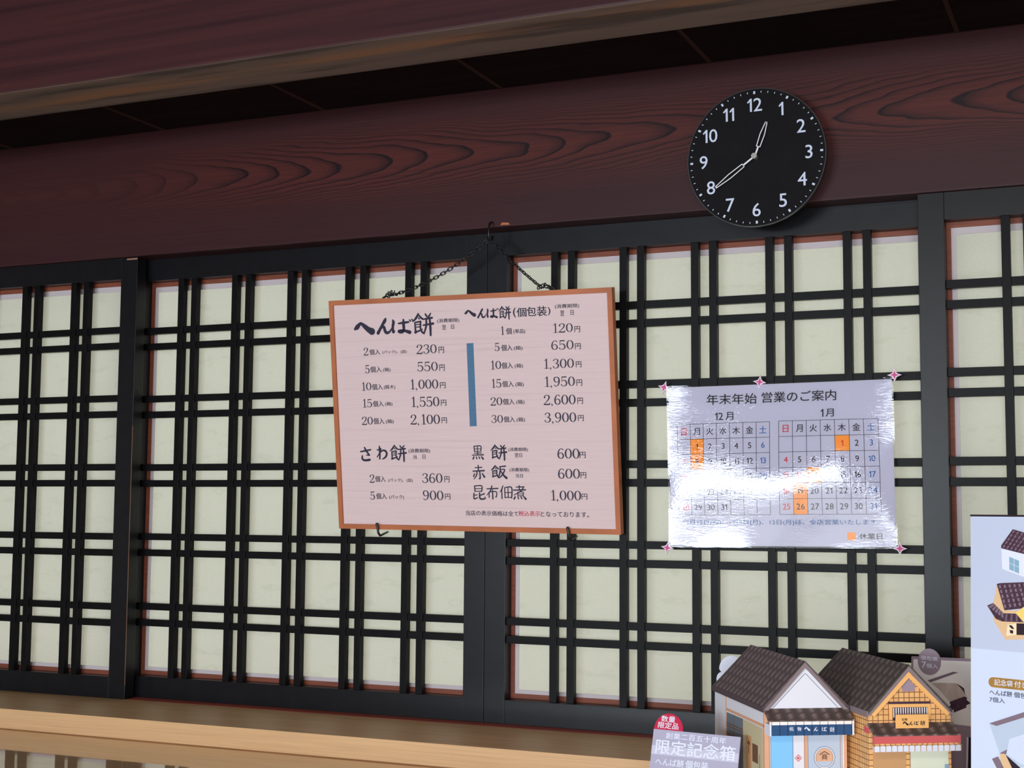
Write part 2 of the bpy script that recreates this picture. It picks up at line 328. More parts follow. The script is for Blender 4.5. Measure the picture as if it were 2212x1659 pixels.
DOTS = ' 18,18,9;10,2,10 38,17,8;42,4,9 60,18,8;66,5,9 80,20,8;94,3,12'
BR = {k: ST(v) for k, v in {
 'へ': '2,38,12;14,50,19;30,72,14;38,74,13;55,55,18;75,32,21;94,18,25', 'ん': '55,98,9;50,85,15;30,50,13;8,8,15 12,14,8;30,42,12;44,44,13;48,22,14;58,8,14;75,14,11;92,42,6',
 'ば': '14,96,8;17,80,13;13,45,12;15,10,12;22,22,4 38,70,8;60,74,11;82,78,9 60,96,9;60,60,13;60,25,12;52,10,13;38,12,11;40,22,8;60,20,11;85,6,15 86,92,7;91,84,8 96,96,7;100,88,8',
 'さ': '8,68,9;45,74,11;92,82,10 42,98,10;55,75,12;75,48,11;80,42,9;55,44,7 22,38,10;20,18,12;40,6,13;80,10,14',
 'わ': '28,98,10;30,60,13;28,4,11 6,70,8;30,74,10;42,80,9;26,45,9;4,18,8 26,44,8;55,66,11;82,62,13;92,40,13;78,16,12;52,2,8',
 '餅': FOOD+'64,96,7;70,86,9 90,98,6;82,86,8;74,80,5 56,72,7;96,77,9 52,44,7;100,50,10 68,75,8;66,40,9;54,4,7 84,77,8;86,40,10;86,-4,9',
 '飯': FOOD+'58,90,7;96,94,9 62,90,8;60,50,9;48,2,7 64,66,7;90,68,8;76,30,9;56,4,7 66,54,7;80,26,10;100,2,13',
 '黒': '22,96,8;24,56,8 22,95,7;78,97,8;76,58,8 24,76,6;76,77,6 50,95,7;50,36,8 26,57,6;76,58,6 20,44,6;82,46,7 4,30,7;98,33,9'+DOTS,
 '赤': '24,82,7;78,85,8 50,99,8;50,60,9 6,58,8;96,62,10 38,58,8;34,30,9;12,2,6 60,60,8;62,10,10;52,6,7 18,40,8;10,20,9 80,42,8;96,18,12',
 '昆': '26,98,8;28,58,8 26,97,7;76,98,8;74,58,8 28,78,6;74,79,6 28,59,6;74,60,6 20,46,8;20,6,9;44,14,7 20,30,6;42,34,7 60,48,9;60,12,10;72,4,10;96,8,9;96,20,6 62,30,7;92,42,9',
 '布': '8,76,8;94,80,9 48,99,9;36,62,9;6,26,6 24,50,8;24,8,8 24,50,7;80,54,8;80,14,8;72,14,6 52,68,8;52,-2,10',
 '佃': '28,98,8;18,70,9;2,48,5 18,68,8;18,0,9 42,84,8;42,6,8 42,84,7;96,86,9;94,6,9 42,46,6;94,47,7 42,8,7;94,9,7 68,85,7;68,8,8',
 '煮': '28,88,7;74,90,8 50,99,8;50,66,8 8,66,8;94,69,9 84,92,8;60,60,8;10,30,6 38,52,7;38,24,7 38,51,6;76,53,7;75,24,7 38,38,5;75,39,6 38,25,6;75,26,6'+DOTS}.items()}
def loop0():
    return [(28+21*math.cos(a), 50+45*math.sin(a), 4+10*abs(math.cos(a))**1.3) for a in [2*math.pi*i/16 for i in range(17)]]
SIX = ST('46,86,8;38,95,6;28,97,5;14,78,10;8,45,13;12,16,11;27,3,5;42,12,10;47,31,12;40,50,9;27,58,5;14,46,5')
DG = {'0': ([loop0()], 58), '1': (ST('12,84,3;22,88,5;28,97,6 30,98,12;30,2,12 12,2,4;48,2,4'), 52),
 '2': (ST('8,72,9;10,82,9;18,94,6;30,97,5;44,88,11;46,72,13;36,48,9;20,26,6;5,4,6 5,5,10;46,5,11;50,22,4 10,73,11;13,74,11'), 58),
 '3': (ST('9,80,9;16,93,6;28,97,5;42,86,11;42,68,11;30,54,5;20,53,4 28,53,5;44,40,12;46,22,13;36,6,7;22,3,5;10,8,6;6,20,10'), 57),
 '5': (ST('12,95,9;44,95,10 12,96,5;10,52,5 10,52,4;26,62,6;40,54,10;47,32,13;40,10,9;24,3,5;10,8,6;6,18,10'), 57),
 '6': (SIX, 57), '9': ([[(54-x, 100-y, w) for x, y, w in SIX[0]]], 57), ',': (ST('8,5,11;12,-4,7;6,-12,3'), 26)}
def brush(mb, ch, u, v, w, h, z, wt=1.22):
    P = [p for s in BR[ch] for p in s]; x0 = min(p[0]-p[2]/2 for p in P); x1 = max(p[0]+p[2]/2 for p in P); y0 = min(p[1]-p[2]/2 for p in P); y1 = max(p[1]+p[2]/2 for p in P)
    kx = w/(x1-x0); ky = h/(y1-y0); kw = math.sqrt(kx*ky)
    for q, s in enumerate(BR[ch]): mb.stroke([(u+(a-x0)*kx, v+(b-y0)*ky, c*kw*wt*(c/12)**.4) for a, b, c in s], z+q*3e-5)
def digits(mb, txt, u, v, w, h, z):
    tot = sum(DG[c][1] for c in txt)-8; kx = w/tot; ky = h/(100 if ',' not in txt else 110); x = 0; vo = v+(0 if ',' not in txt else h*.1)
    for c in txt:
        ss, adv = DG[c]
        for i_, s in enumerate(ss): mb.stroke([(u+(x+a-4)*kx, vo+b*ky, q*min(kx, ky)*1.2) for a, b, q in s], z+i_*3e-5)
        x += adv

# ------------------------------------------------------------------ room shell
def shell(name, m, *boxes):
    b = MB()
    for x in boxes: b.box(*x)
    return struct(b.build(name, m))
shell('floor', 'floor', (-5.6, 2.6, -6.1, 0.9, -.1, 0))
shell('wall_left', 'plaster', (-5.7, -5.6, -6.1, .9, 0, 2.75)); shell('wall_right', 'plaster', (2.6, 2.7, -6.1, .9, 0, 2.75))
shell('wall_back', 'plaster', (-5.6, -3.2, -6.1, -6.0, 0, 2.75), (-.9, .1, -6.1, -6.0, 0, 2.75), (1.8, 2.6, -6.1, -6.0, 0, 2.75), (-3.2, -.9, -6.1, -6.0, 0, .4), (-3.2, -.9, -6.1, -6.0, 1.9, 2.75), (.1, 1.8, -6.1, -6.0, 0, .4), (.1, 1.8, -6.1, -6.0, 1.9, 2.75))
shell('ceiling', 'room_ceiling', (-5.6, 2.6, -6.0, -.45, 2.66, 2.75))
shell('wall_front', 'dark', (-5.6, 2.6, -.0365, .10, 0, 1.04), (-5.6, -2.9540, -.0365, .10, 1.04, 2.063), (.5645, 2.6, -.0365, .10, 1.04, 2.063), (-5.6, 2.6, .0, .10, 2.347, 2.75))
shell('trim_1', 'dark', (-5.6, 2.6, -.45, 0.0, 2.347, 2.375))          # boarded soffit between the two beams
b = MB()
for x in (-1.563, -1.149, -.716, -.268, .17, -1.98, -2.42): b.box(x-.004, x+.004, -.45, -.05, 2.3445, 2.3485)
struct(b.build('trim_2', 'batten'))
b = MB(); b.box(-5.6, 2.6, -.05, .10, 2.063, 2.347, .003); struct(b.build('trim_3', 'beam'))                # great lintel beam over the screens
b = MB(); b.box(-5.6, 2.6, -.597, -.45, 2.273, 2.66, .004); o = struct(b.build('trim_4', ['beam2', 'under']))  # second beam, nearer
for p in o.data.polygons:
    if p.normal.z < -.8: p.material_index = 1
b = MB(); b.box(-2.9538, .5643, -.0365, .10, 1.04, 1.081, .001); struct(b.build('trim_5', 'sill'))              # grooved sill the screens slide on
for n, (x0, x1) in ((1, (-3.2, -.9)), (2, (.1, 1.8))):                                                     # windows behind the camera
    b = MB(); z0, z1 = .4, 1.9
    for q in ((x0, x0+.06, z0, z1), (x1-.06, x1, z0, z1), (x0, x1, z0, z0+.06), (x0, x1, z1-.06, z1), ((x0+x1)/2-.03, (x0+x1)/2+.03, z0, z1)): b.box(q[0], q[1], -6.08, -6.02, q[2], q[3])
    struct(b.build('window_%d' % n, 'black'))

# ------------------------------------------------------------------ shoji screens
SW, SH, ST_ = .9064, .982, .045
def make_screen():
    root = bpy.data.objects.new('shoji_screen', None); root.empty_display_size = .1; COL.objects.link(root)
    for x0, x1 in ((0, ST_), (SW-ST_, SW)): MB().box(x0, x1, 0, .031, 0, SH, .0008).build('stile', 'black', root)
    for z0, z1 in ((0, .0468), (.933, SH)): MB().box(ST_, SW-ST_, .0006, .031, z0, z1, .0006).build('rail', 'black', root)
    for k in range(5):
        for d in (0, .03582):
            x = ST_+.0939+k*.14449+d; MB().box(x, x+.0147, .003, .0185, .0468, .933, .0005).build('lattice_bar', 'black2', root)
            z = .8263-k*.1548-d; MB().box(ST_, SW-ST_, .0062, .0182, z-.0150, z, .0005).build('lattice_bar', 'black2', root)
    a, c, e, g = ST_-.012, SW-ST_+.012, .0365, .943
    b = MB(); i = .0195
    for q in ((a, a+i, e, g), (c-i, c, e, g), (a+i, c-i, e, e+i), (a+i, c-i, g-i, g)): b.box(q[0], q[1], .0313, .036, q[2], q[3])
    b.build('sash', 'redwood', root)
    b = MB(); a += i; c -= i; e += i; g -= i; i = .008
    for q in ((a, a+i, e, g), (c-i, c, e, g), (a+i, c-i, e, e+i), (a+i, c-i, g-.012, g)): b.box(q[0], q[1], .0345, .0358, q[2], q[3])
    b.build('paper_margin_shade', 'margin_shade', root)  # lilac border strips colour in the outer frame's shadow on the paper edge
    MB().box(ST_-.01, SW-ST_+.01, .0361, .0367, .038, .941).build('paper', 'washi', root)
    return root
def copy_tree(o, parent=None):
    c = o.copy(); COL.objects.link(c)
    if parent: c.parent = parent
    for ch in list(o.children): copy_tree(ch, c)
    return c
scr = make_screen()
spots = [(-2.047-SW, -.043, 'black lattice shoji screen whose right stile shows bare worn wood along its edge'),
         (-1.2008-SW, 0.0, 'black lattice shoji screen behind the left half of the pink price board'),
         (-1.1998, 0.0, 'black lattice shoji screen with the white calendar notice pinned on it'),
         (-.3425, -.043, 'black lattice shoji screen right of the calendar notice, behind the large display board')]
for i, (x, y, lab) in enumerate(spots):
    o = scr if i == 0 else copy_tree(scr)
    o.location = (x, y, 1.081); tag(o, lab, 'sliding screen', 'shoji screens along the wall')
for q in ((SW-.0006, SW+.0002, -.0003, .0008, .03, .60), (SW-.03, SW-.001, -.0004, .001, .976, .9795)):   # bare wood showing where this stile is worn
    b = MB(); b.box(*q); b.build('worn_patch', 'worn', scr)
b = MB(); b.prism([(-1.149, -.0506, 2.0665), (-1.128, -.0506, 2.066), (-1.131, -.0506, 2.070), (-1.145, -.0506, 2.0715)], (0, .0003, 0)); struct(b.build('trim_6', 'frame'))

# ------------------------------------------------------------------ counter and ledge
t = thing('counter', 'glossy tan counter running below the ledge, mirroring the screens', 'counter', Matrix.Translation((0, 0, 0)))
MB().box(-5.2, 1.9, -.95, -.037, 1.009, 1.039, .0015).build('counter_top', 'tangloss', t)
MB().box(-5.2, 1.9, -.90, -.037, 0, 1.009).build('counter_body', 'tandark', t)
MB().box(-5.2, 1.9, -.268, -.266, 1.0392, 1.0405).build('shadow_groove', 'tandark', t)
tag(MB().box(-5.2, 1.9, -.268, -.037, 1.0405, 1.0808, .0012).build('window_ledge', 'tan'), 'long tan wooden ledge below the row of black shoji screens', 'ledge')

# ------------------------------------------------------------------ hanging price board
BM = leaning((-1.5183, -.032, 1.4599), .0144, -.1428, -.0083); BW, BH = .6141, .4714
pb = thing('price_board', 'pink price board in orange-brown frame hanging from a chain', 'sign board', BM)
b = MB(); fwid = .0098
for q in ([(0, 0), (BW, 0), (BW-fwid, fwid), (fwid, fwid)], [(BW, 0), (BW, BH), (BW-fwid, BH-fwid), (BW-fwid, fwid)], [(BW, BH), (0, BH), (fwid, BH-fwid), (BW-fwid, BH-fwid)], [(0, BH), (0, 0), (fwid, fwid), (fwid, BH-fwid)]):
    b.prism([(x, y, -.018) for x, y in q], (0, 0, .018))
b.build('frame', 'frame', pb)
MB().box(fwid, BW-fwid, fwid, BH-fwid, -.016, -.004).build('printed_panel', 'menu', pb)
MENU = [('B', 'へ', 54.4, 401.4, 46.9, 22.5), ('B', 'ん', 106.9, 399.0, 37.4, 32.7), ('B', 'ば', 140.7, 398.5, 51.1, 29.4), ('B', '餅', 188.5, 391.3, 48.7, 47.3), ('S', '(消費期限)', 243.8, 416.2, 48.7, 9.1), ('S', '翌', 254.2, 403.4, 8.6, 9.0), ('S', '日', 274.2, 404.0, 6.4, 8.7), ('B', 'へ', 304.4, 427.9, 24.3, 12.0), ('B', 'ん', 332.1, 423.3, 20.1, 19.3), ('B', 'ば', 352.3, 422.4, 26.7, 19.3), ('B', '餅', 378.0, 417.8, 26.5, 27.4), ('K', '(', 408.8, 421.6, 5.6, 19.1), ('K', '個', 416.4, 422.5, 20.3, 17.6), ('K', '包', 437.8, 423.2, 19.2, 18.1), ('K', '装', 459.0, 422.4, 20.1, 19.0), ('K', ')', 481.4, 423.3, 5.2, 15.9), ('S', '(消費期限)', 496.3, 434.7, 49.8, 8.8), ('S', '翌', 506.9, 421.4, 8.0, 9.9), ('S', '日', 528.1, 422.1, 6.4, 9.3), ('D', '2', 74.7, 357.0, 10.8, 15.6), ('S', '個入', 88.0, 357.4, 24.4, 11.4), ('S', '(パック)、(皿)', 117.8, 358.0, 55.0, 7.6), ('D', '230', 195.5, 356.5, 44.5, 18.7), ('S', '円', 244.5, 356.9, 11.7, 12.5), ('D', '5', 76.5, 320.2, 10.1, 16.6), ('S', '個入', 88.0, 321.7, 25.9, 12.1), ('S', '(箱)', 117.4, 321.7, 17.1, 8.9), ('D', '550', 195.6, 321.3, 45.2, 18.8), ('S', '円', 244.5, 321.4, 11.4, 12.5), ('D', '10', 65.2, 285.1, 23.5, 16.6), ('S', '個入', 90.5, 285.9, 24.4, 12.1), ('S', '(経木)', 117.7, 286.1, 25.7, 9.5), ('D', '1,000', 176.6, 283.5, 63.5, 21.4), ('S', '円', 244.2, 286.4, 12.1, 11.9), ('D', '15', 65.6, 250.6, 23.2, 16.6), ('S', '個入', 90.9, 251.5, 24.1, 12.1), ('S', '(箱)', 118.5, 252.1, 16.8, 8.9), ('D', '1,550', 177.0, 247.8, 63.9, 22.0), ('S', '円', 244.6, 251.4, 11.7, 11.9), ('D', '20', 63.4, 214.7, 25.0, 16.7), ('S', '個入', 90.1, 215.7, 24.8, 12.8), ('S', '(箱)', 118.5, 216.1, 17.9, 9.5), ('D', '2,100', 175.2, 212.4, 65.4, 21.9), ('S', '円', 244.6, 216.3, 11.4, 11.6), ('D', '1', 380.7, 389.0, 7.3, 15.9), ('S', '個', 392.3, 389.4, 11.9, 12.2), ('S', '(単品)', 407.8, 389.3, 24.7, 9.7), ('D', '120', 489.0, 389.3, 42.3, 17.4), ('S', '円', 534.7, 388.9, 11.4, 11.3), ('D', '5', 367.0, 357.2, 10.0, 15.9), ('S', '個入', 380.9, 357.2, 23.2, 12.2), ('S', '(箱)', 407.4, 357.1, 18.1, 9.1), ('D', '650', 486.0, 356.2, 45.6, 18.1), ('S', '円', 534.7, 356.0, 11.4, 11.4), ('D', '10', 355.3, 321.7, 23.4, 16.6), ('S', '個入', 380.0, 322.4, 23.6, 12.2), ('S', '(箱)', 407.5, 322.4, 17.5, 9.1), ('D', '1,300', 467.6, 318.4, 63.1, 20.3), ('S', '円', 534.8, 321.2, 11.1, 11.4), ('D', '15', 355.4, 285.5, 22.4, 16.6), ('S', '個入', 379.7, 286.2, 23.9, 12.2), ('S', '(箱)', 407.5, 285.8, 17.5, 9.8), ('D', '1,950', 467.5, 283.3, 63.8, 20.9), ('S', '円', 534.7, 285.8, 11.5, 12.0), ('D', '20', 353.1, 250.4, 24.8, 16.3), ('S', '個入', 379.5, 251.3, 24.3, 12.3), ('S', '(箱)', 407.7, 251.5, 17.5, 9.2), ('D', '2,600', 465.9, 247.9, 65.4, 21.4), ('S', '円', 535.1, 251.0, 11.1, 12.0), ('D', '30', 353.5, 215.9, 24.4, 16.0), ('S', '個入', 379.6, 216.9, 23.9, 11.7), ('S', '(箱)', 407.1, 216.6, 17.5, 9.8), ('D', '3,900', 466.4, 213.6, 64.8, 21.4), ('S', '円', 535.0, 217.9, 11.5, 11.4), ('B', 'さ', 55.5, 139.8, 26.5, 29.6), ('B', 'わ', 93.7, 143.1, 25.2, 28.8), ('B', '餅', 124.2, 138.4, 39.2, 35.0), ('S', '(消費期限)', 167.1, 155.9, 48.5, 9.4), ('S', '当', 177.1, 144.7, 8.1, 7.9), ('S', '日', 198.2, 144.8, 6.7, 8.5), ('D', '2', 75.4, 95.8, 10.9, 16.7), ('S', '個入', 88.0, 97.2, 23.8, 12.2), ('S', '(パック)、(皿)', 117.8, 96.4, 55.9, 8.3), ('D', '360', 195.8, 96.0, 44.7, 19.7), ('S', '円', 244.9, 97.7, 11.1, 12.0), ('D', '5', 75.4, 60.4, 10.2, 16.8), ('S', '個入', 88.4, 61.9, 24.2, 12.2), ('S', '(パック)', 118.5, 61.7, 33.6, 9.0), ('D', '900', 195.8, 61.0, 45.1, 19.9), ('S', '円', 244.6, 63.1, 11.8, 11.3), ('B', '黒', 307.5, 143.3, 26.5, 28.0), ('B', '餅', 348.2, 141.2, 36.2, 32.1), ('S', '(消費期限)', 386.9, 158.8, 41.4, 8.2), ('S', '翌日', 399.8, 148.0, 15.6, 8.0), ('D', '600', 490.1, 145.0, 45.0, 20.3), ('S', '円', 535.6, 146.5, 11.8, 11.8), ('B', '赤', 307.4, 103.5, 27.2, 29.6), ('B', '飯', 347.1, 105.4, 35.6, 27.1), ('S', '(消費期限)', 387.5, 118.5, 41.4, 8.5), ('S', '当日', 400.3, 108.0, 15.2, 7.4), ('D', '600', 489.7, 106.3, 44.7, 19.8), ('S', '円', 535.9, 107.6, 11.2, 11.5), ('B', '昆', 307.3, 63.3, 26.5, 28.7), ('B', '布', 335.8, 64.2, 26.3, 28.0), ('B', '佃', 364.1, 65.2, 27.4, 27.2), ('B', '煮', 393.2, 64.3, 28.2, 29.0), ('D', '1,000', 471.3, 61.9, 63.6, 21.5), ('S', '円', 536.2, 66.5, 11.5, 10.9), ('S', '当店の表示価格は全て', 288.9, 31.6, 113.5, 10.1), ('R', '税込表示', 403.0, 32.2, 45.6, 10.2), ('S', 'となっております。', 449.8, 31.7, 99.6, 10.3)]
mh, mp, mr = MB(), MB(), MB(); zt = -.0036
for kind, s_, u_, v_, w_, h_ in MENU:
    u_, v_, w_, h_ = u_/1000, v_/1000, w_/1000, h_/1000
    if kind == 'B': brush(mh, s_, u_, v_, w_, h_, zt)
    elif kind == 'D': digits(mp, s_, u_, v_, w_, h_, zt)
    elif kind == 'K': put(mh, s_, u_, v_, w_, h_, zt, .022)
    elif kind == 'R': put(mr, s_, u_, v_, w_, h_, zt, .018)
    else: ms = MB(); put(ms, s_, u_, v_, w_, h_, zt, .022); ms.build('small_lettering', 'ink', pb)
mh.build('brush_heading_lettering', 'inkb', pb); mp.build('price_lettering', 'ink', pb); mr.build('red_lettering', 'redink', pb)
MB().flat([(.3059, .2096), (.3208, .2101), (.3210, .3747), (.3064, .3745)], -.0040, .0005).build('divider_stripe', 'bluebar', pb)

# chain from the lintel hook to the two top corners of the board
def link(mb, c, d, n, L=.0115, Wd=.0062, r=.0011):
    d = Vector(d).normalized(); n = Vector(n); n = (n-d*n.dot(d)).normalized(); h = L/2-Wd/2; pts = []
    for i in range(12):
        a = 2*math.pi*i/12; pts.append(Vector(c)+d*(math.cos(a)*Wd/2+(h if math.cos(a) > 0 else -h))+n*math.sin(a)*Wd/2)
    mb.tube(pts, r, 6, True)
def run_chain(mb, A, B, sag, n):
    A, B = Vector(A), Vector(B)
    for i in range(n):
        q = (i+.5)/n; p = A.lerp(B, q)+Vector((0, 0, -sag*4*q*(1-q))); q2 = q+.01; d = A.lerp(B, q2)+Vector((0, 0, -sag*4*q2*(1-q2)))-p
        link(mb, p, d, Vector((0, .85, .5)) if i % 2 else Vector((0, -.5, .85)))
hookp = Vector((-1.1665, -.0635, 2.0405))
cL = BM @ Vector((.145, BH+.0015, -.014)); cR = BM @ Vector((.468, BH+.0015, -.014))
b = MB(); run_chain(b, hookp+Vector((-.004, 0, -.006)), cL+Vector((.004, 0, .006)), .014, 26); run_chain(b, hookp+Vector((.004, 0, -.006)), cR+Vector((-.002, 0, .005)), .004, 19)
for c, s in ((cL, 1), (cR, -1)):
    for i in range(7): link(b, c+Vector((-s*.004*(i-1)+random.uniform(-.002, .002), -.002, .004+.004*math.sin(i*.6+.4))), (random.uniform(-1, 1), .2, random.uniform(-.6, .6)), (.2, random.uniform(-1, 1), .7))
b = b.build('chain', 'iron', None, True); tag(b, 'thin dark metal chain holding up the pink price board', 'chain')
b = MB(); b.tube([hookp+Vector((0, .018, .034)), hookp+Vector((0, .002, .030)), hookp+Vector((0, -.004, .018)), hookp+Vector((0, -.004, .004)), hookp+Vector((.001, 0, -.007)), hookp+Vector((.003, .006, -.006)), hookp+Vector((.003, .009, .004))], .0021)
tag(b.build('screw_hook', 'iron', None, True), 'small black hook under the beam carrying the chain of the price board', 'hook')
for uu, lab in ((.0955, 'black hook holding the bottom edge of the price board near its left corner'), (.512, 'black hook holding the bottom edge of the price board near its right corner')):
    P = [BM @ Vector(p) for p in ((uu, -.0105, -.034), (uu, -.012, -.012), (uu+.002, -.012, .004), (uu, -.006, .0075), (uu-.002, .004, .0055), (uu-.004, .011, .0045), (uu-.004, .014, .0045))]
    b = MB(); b.tube(P, [.002, .0024, .0024, .0024, .0026, .0032, .0024], 8); tag(b.build('hook', 'iron', None, True), lab, 'hook', 'hooks under the price board')

# ------------------------------------------------------------------ wall clock
CM = frame_at((-.6205, -.092, 2.1447), (1, 0, .012), (-.012, 0, 1)); CR = .1275
ck = thing('wall_clock', 'round black wall clock with white numerals on the lintel beam', 'clock', CM)
b = MB(); b.disc(0, 0, CR, -.006, 0, 128); b.build('dial', 'dial', ck)
MB().ring(0, 0, CR-.0004, CR+.0009, -.0062, .0064, 128).build('rim', 'rim', ck)
MB().box(-.055, .055, -.055, .055, -.0415, -.0062, .003).build('movement_case', 'iron', ck)
for i in range(1, 13):
    a = math.radians(90-30*i); b = MB(); sans(b, str(i), .0975*math.cos(a), .0975*math.sin(a), .0245, .0004, .010); b.build('numeral', 'white', ck)
b = MB()
for i in range(60):
    a = math.radians(6*i); d = Vector((math.cos(a), math.sin(a))); w_ = .0036 if i % 5 == 0 else .0012; l_ = .0052 if i % 5 == 0 else .0032
    b.line(d*(CR-.0045), d*(CR-.0045-l_), w_, .0001)
b.build('minute_marks', 'white', ck)
def hand(name, ang, L, wd, w):
    d = Vector((math.sin(math.radians(ang)), math.cos(math.radians(ang)))); n = Vector((-d.y, d.x)); b = MB(); s0 = L*.28
    b.line(d*-.002, d*s0, .0030, w, .0008)
    out = [(s0, wd*.8), (L*.62, wd), (L*.97, wd*.35)]; th = .0016
    for sg in (1, -1):
        P = [d*a+n*sg*q for a, q in out]
        for p, q in zip(P, P[1:]): b.line(p, q, th, w, .0008)
    b.line(d*s0+n*wd*.9, d*s0-n*wd*.9, th, w, .0008); b.line(d*L*.95+n*wd*.5, d*L*.95-n*wd*.5, .0022, w, .0008)
    b.build(name, 'silver', ck)
hand('hour_hand', 20.2, .068, .0042, .0050); hand('minute_hand', 235.2, .0925, .0040, .0075)
b = MB(); b.disc(0, 0, .0052, 0.0, .0125, 32); b.build('hub', 'hub', ck)

# ------------------------------------------------------------------ calendar notice pinned to the lattice
NM = frame_at((-.6030, -.0105, 1.5870), (1, 0, .010), (-.006, 0, 1)); NW, NH = .4215, .3045
nt_ = thing('calendar_notice', 'white laminated sheet with two month calendars pinned to the screen', 'notice', NM)
OX, OZ = -.6030, 1.5870
def L2(p): return (p[0]/1000-OX-(.006*(p[1]/1000-OZ))*-1, p[1]/1000-OZ-.010*(p[0]/1000-OX))
def warp(u, v):
    e = max(0, 1-(abs(u)/(NW/2))**4)*max(0, 1-(abs(v)/(NH/2))**4)
    return e*(.0030*math.sin(9*u+2.2*v+.6)*math.cos(7*v-.3)+.0016*math.sin(26*u-9*v)) + .0035*e*math.exp(-((v+.03)/.09)**2) + (.071*v*v+.0107*v)*math.exp(-((u+NW/2)/.06)**2) + (.05*v*v+.012*v)*math.exp(-((u-NW/2)/.06)**2)
def sheet(name, m, w0, hw, hh, nu=96, nv=70):
    b = MB(); g = [[b.bm.verts.new((-hw+2*hw*i/nu, -hh+2*hh*j/nv, w0+warp(-hw+2*hw*i/nu, -hh+2*hh*j/nv))) for i in range(nu+1)] for j in range(nv+1)]
    for j in range(nv):
        for i in range(nu): b.bm.faces.new((g[j][i], g[j][i+1], g[j+1][i+1], g[j+1][i]))
    b.keep = True; return b.build(name, m, nt_, True)
sheet('paper', 'sheet', 0, NW/2-.003, NH/2-.003); sheet('laminate', 'film', .0024, NW/2, NH/2)
def drop(b):
    for v in b.bm.verts: v.co.z += warp(v.co.x, v.co.y)
    return b
zt = .0010
def note(name, m, b): drop(b).build(name, m, nt_)
for s_, (a, c, h) in {'年末年始': ((-737.0, 1709.6), (-641.5, 1710.1), 19.5), '営業のご案内': ((-632.0, 1711.1), (-495.0, 1712.6), 19.5), ':休業日': ((-460.8, 1457.8), (-418.2, 1458.6), 10.7)}.items():
    b = MB(); A, C = L2(a), L2(c); h /= 1000; put(b, s_, A[0], A[1]-h/2, C[0]-A[0], h, zt, .012, C[1]-A[1]); note('heading_lettering', 'black_ink', b)
for num, p, a, c, h in (('12', (-713.5, 1677.9), (-701.0, 1678.2), (-686.3, 1678.4), .0147), ('1', (-520.5, 1680.1), (-514.0, 1680.3), (-499.4, 1680.6), .0144)):
    b = MB(); p, A, C = L2(p), L2(a), L2(c); sans(b, num, p[0], p[1], .0140, zt, .008); put(b, '月', A[0], A[1]-h/2, C[0]-A[0], h, zt, .012); note('month_lettering', 'black_ink', b)
b = MB(); A, C = L2((-784.0, 1479.5)), L2((-421.8, 1483.0)); put(b, '12月15日(月)、1月5日(月)、12日(月)は、全店営業いたします。', A[0], A[1]-.0055, C[0]-A[0], .011, zt, .014, C[1]-A[1]); note('note_lettering', 'navy', b)
b = MB(); A, C = L2((-479.6, 1464.5)), L2((-465.3, 1451.2)); b.rect(A[0], C[1], C[0], A[1], .0005); note('orange_cell', 'orange', b)
for quad, first, ndays, closed, redd in (([(-794.9, 1663.8), (-618.0, 1666.3), (-618.0, 1495.1), (-792.6, 1493.3)], 1, 31, (1, 8), ()), ([(-600.7, 1666.9), (-421.5, 1668.1), (-418.9, 1498.0), (-600.5, 1495.7)], 4, 31, (1, 13, 19, 26), (1, 12))):
    q = [Vector(L2(p)) for p in quad]; t_k, t_r, t_b, t_l = MB(), MB(), MB(), MB()
    def G(i, j): return q[0].lerp(q[1], i/7).lerp(q[3].lerp(q[2], i/7), j/6)
    for j in range(7):
        for i in range(7): t_l.line(G(i, j), G(i+1, j), .0007, .0007)
    for i in range(8):
        for j in range(6): t_l.line(G(i, j), G(i, j+1), .0007, .0007)
    for i, ch in enumerate('日月火水木金土'):
        p = G(i+.5, .5); put_c((t_r if i == 0 else t_b if i == 6 else t_k), ch, p.x, p.y, .0135, zt, .008)
    for d in range(1, ndays+1):
        i, j = (first+d-1) % 7, (first+d-1)//7; p = G(i+.5, j+1.5); hol = i == 0 or d in redd
        sans((t_r if hol else t_b if i == 6 else t_k), str(d), p.x, p.y, .0108, zt, .004)
        if d in closed: b = MB(); b.flat([G(i, j+1), G(i, j+2), G(i+1, j+2), G(i+1, j+1)], .0004, .0002); note('orange_cell', 'orange', b)
    note('date_numerals', 'black_ink', t_k); note('red_dates', 'red_date', t_r); note('blue_dates', 'blue_date', t_b); note('grid_lines', 'black_ink', t_l)
def star(r0, r1, rot=0):
    P = []
    for i in range(8):
        a = math.radians(90+45*i+rot); r = r0 if i % 2 == 0 else r1; P.append((r*math.cos(a), r*math.sin(a)))
    out = []
    for i in range(8):                      # concave sides between the points
        p, q = Vector(P[i]), Vector(P[(i+1) % 8]); out.append(tuple(p)); out.append(tuple(((p+q)/2)*.93))
    return out
for (x, z), rot, lab in (((-820.9, 1735.1), -18, 'pink star pin at the top left corner of the calendar notice'), ((-636.2, 1740.2), -8, 'pink star pin at the middle of the calendar notice top edge'), ((-391.7, 1745.5), 0, 'pink star pin at the top right corner of the calendar notice'), ((-815.4, 1431.8), -10, 'pink star pin at the bottom left corner of the calendar notice'), ((-387.4, 1437.4), 0, 'pink star pin at the bottom right corner of the calendar notice')):
    s_ = thing('star_pin', lab, 'pin', frame_at((x/1000, -.0125, z/1000), (1, 0, 0), (0, 0, 1)), 'star pins around the calendar notice')
    b = MB(); b.flat(star(.0128, .0052, rot), -.0035, .0035); b.build('star_border', 'starwhite', s_)
    b = MB(); b.flat(star(.0082, .0030, rot), 0, .0012); b.build('star_centre', 'pink', s_)
    b = MB(); b.disc(0, 0, .0009, -.0155, -.0034, 8); b.build('needle', 'silver', s_)

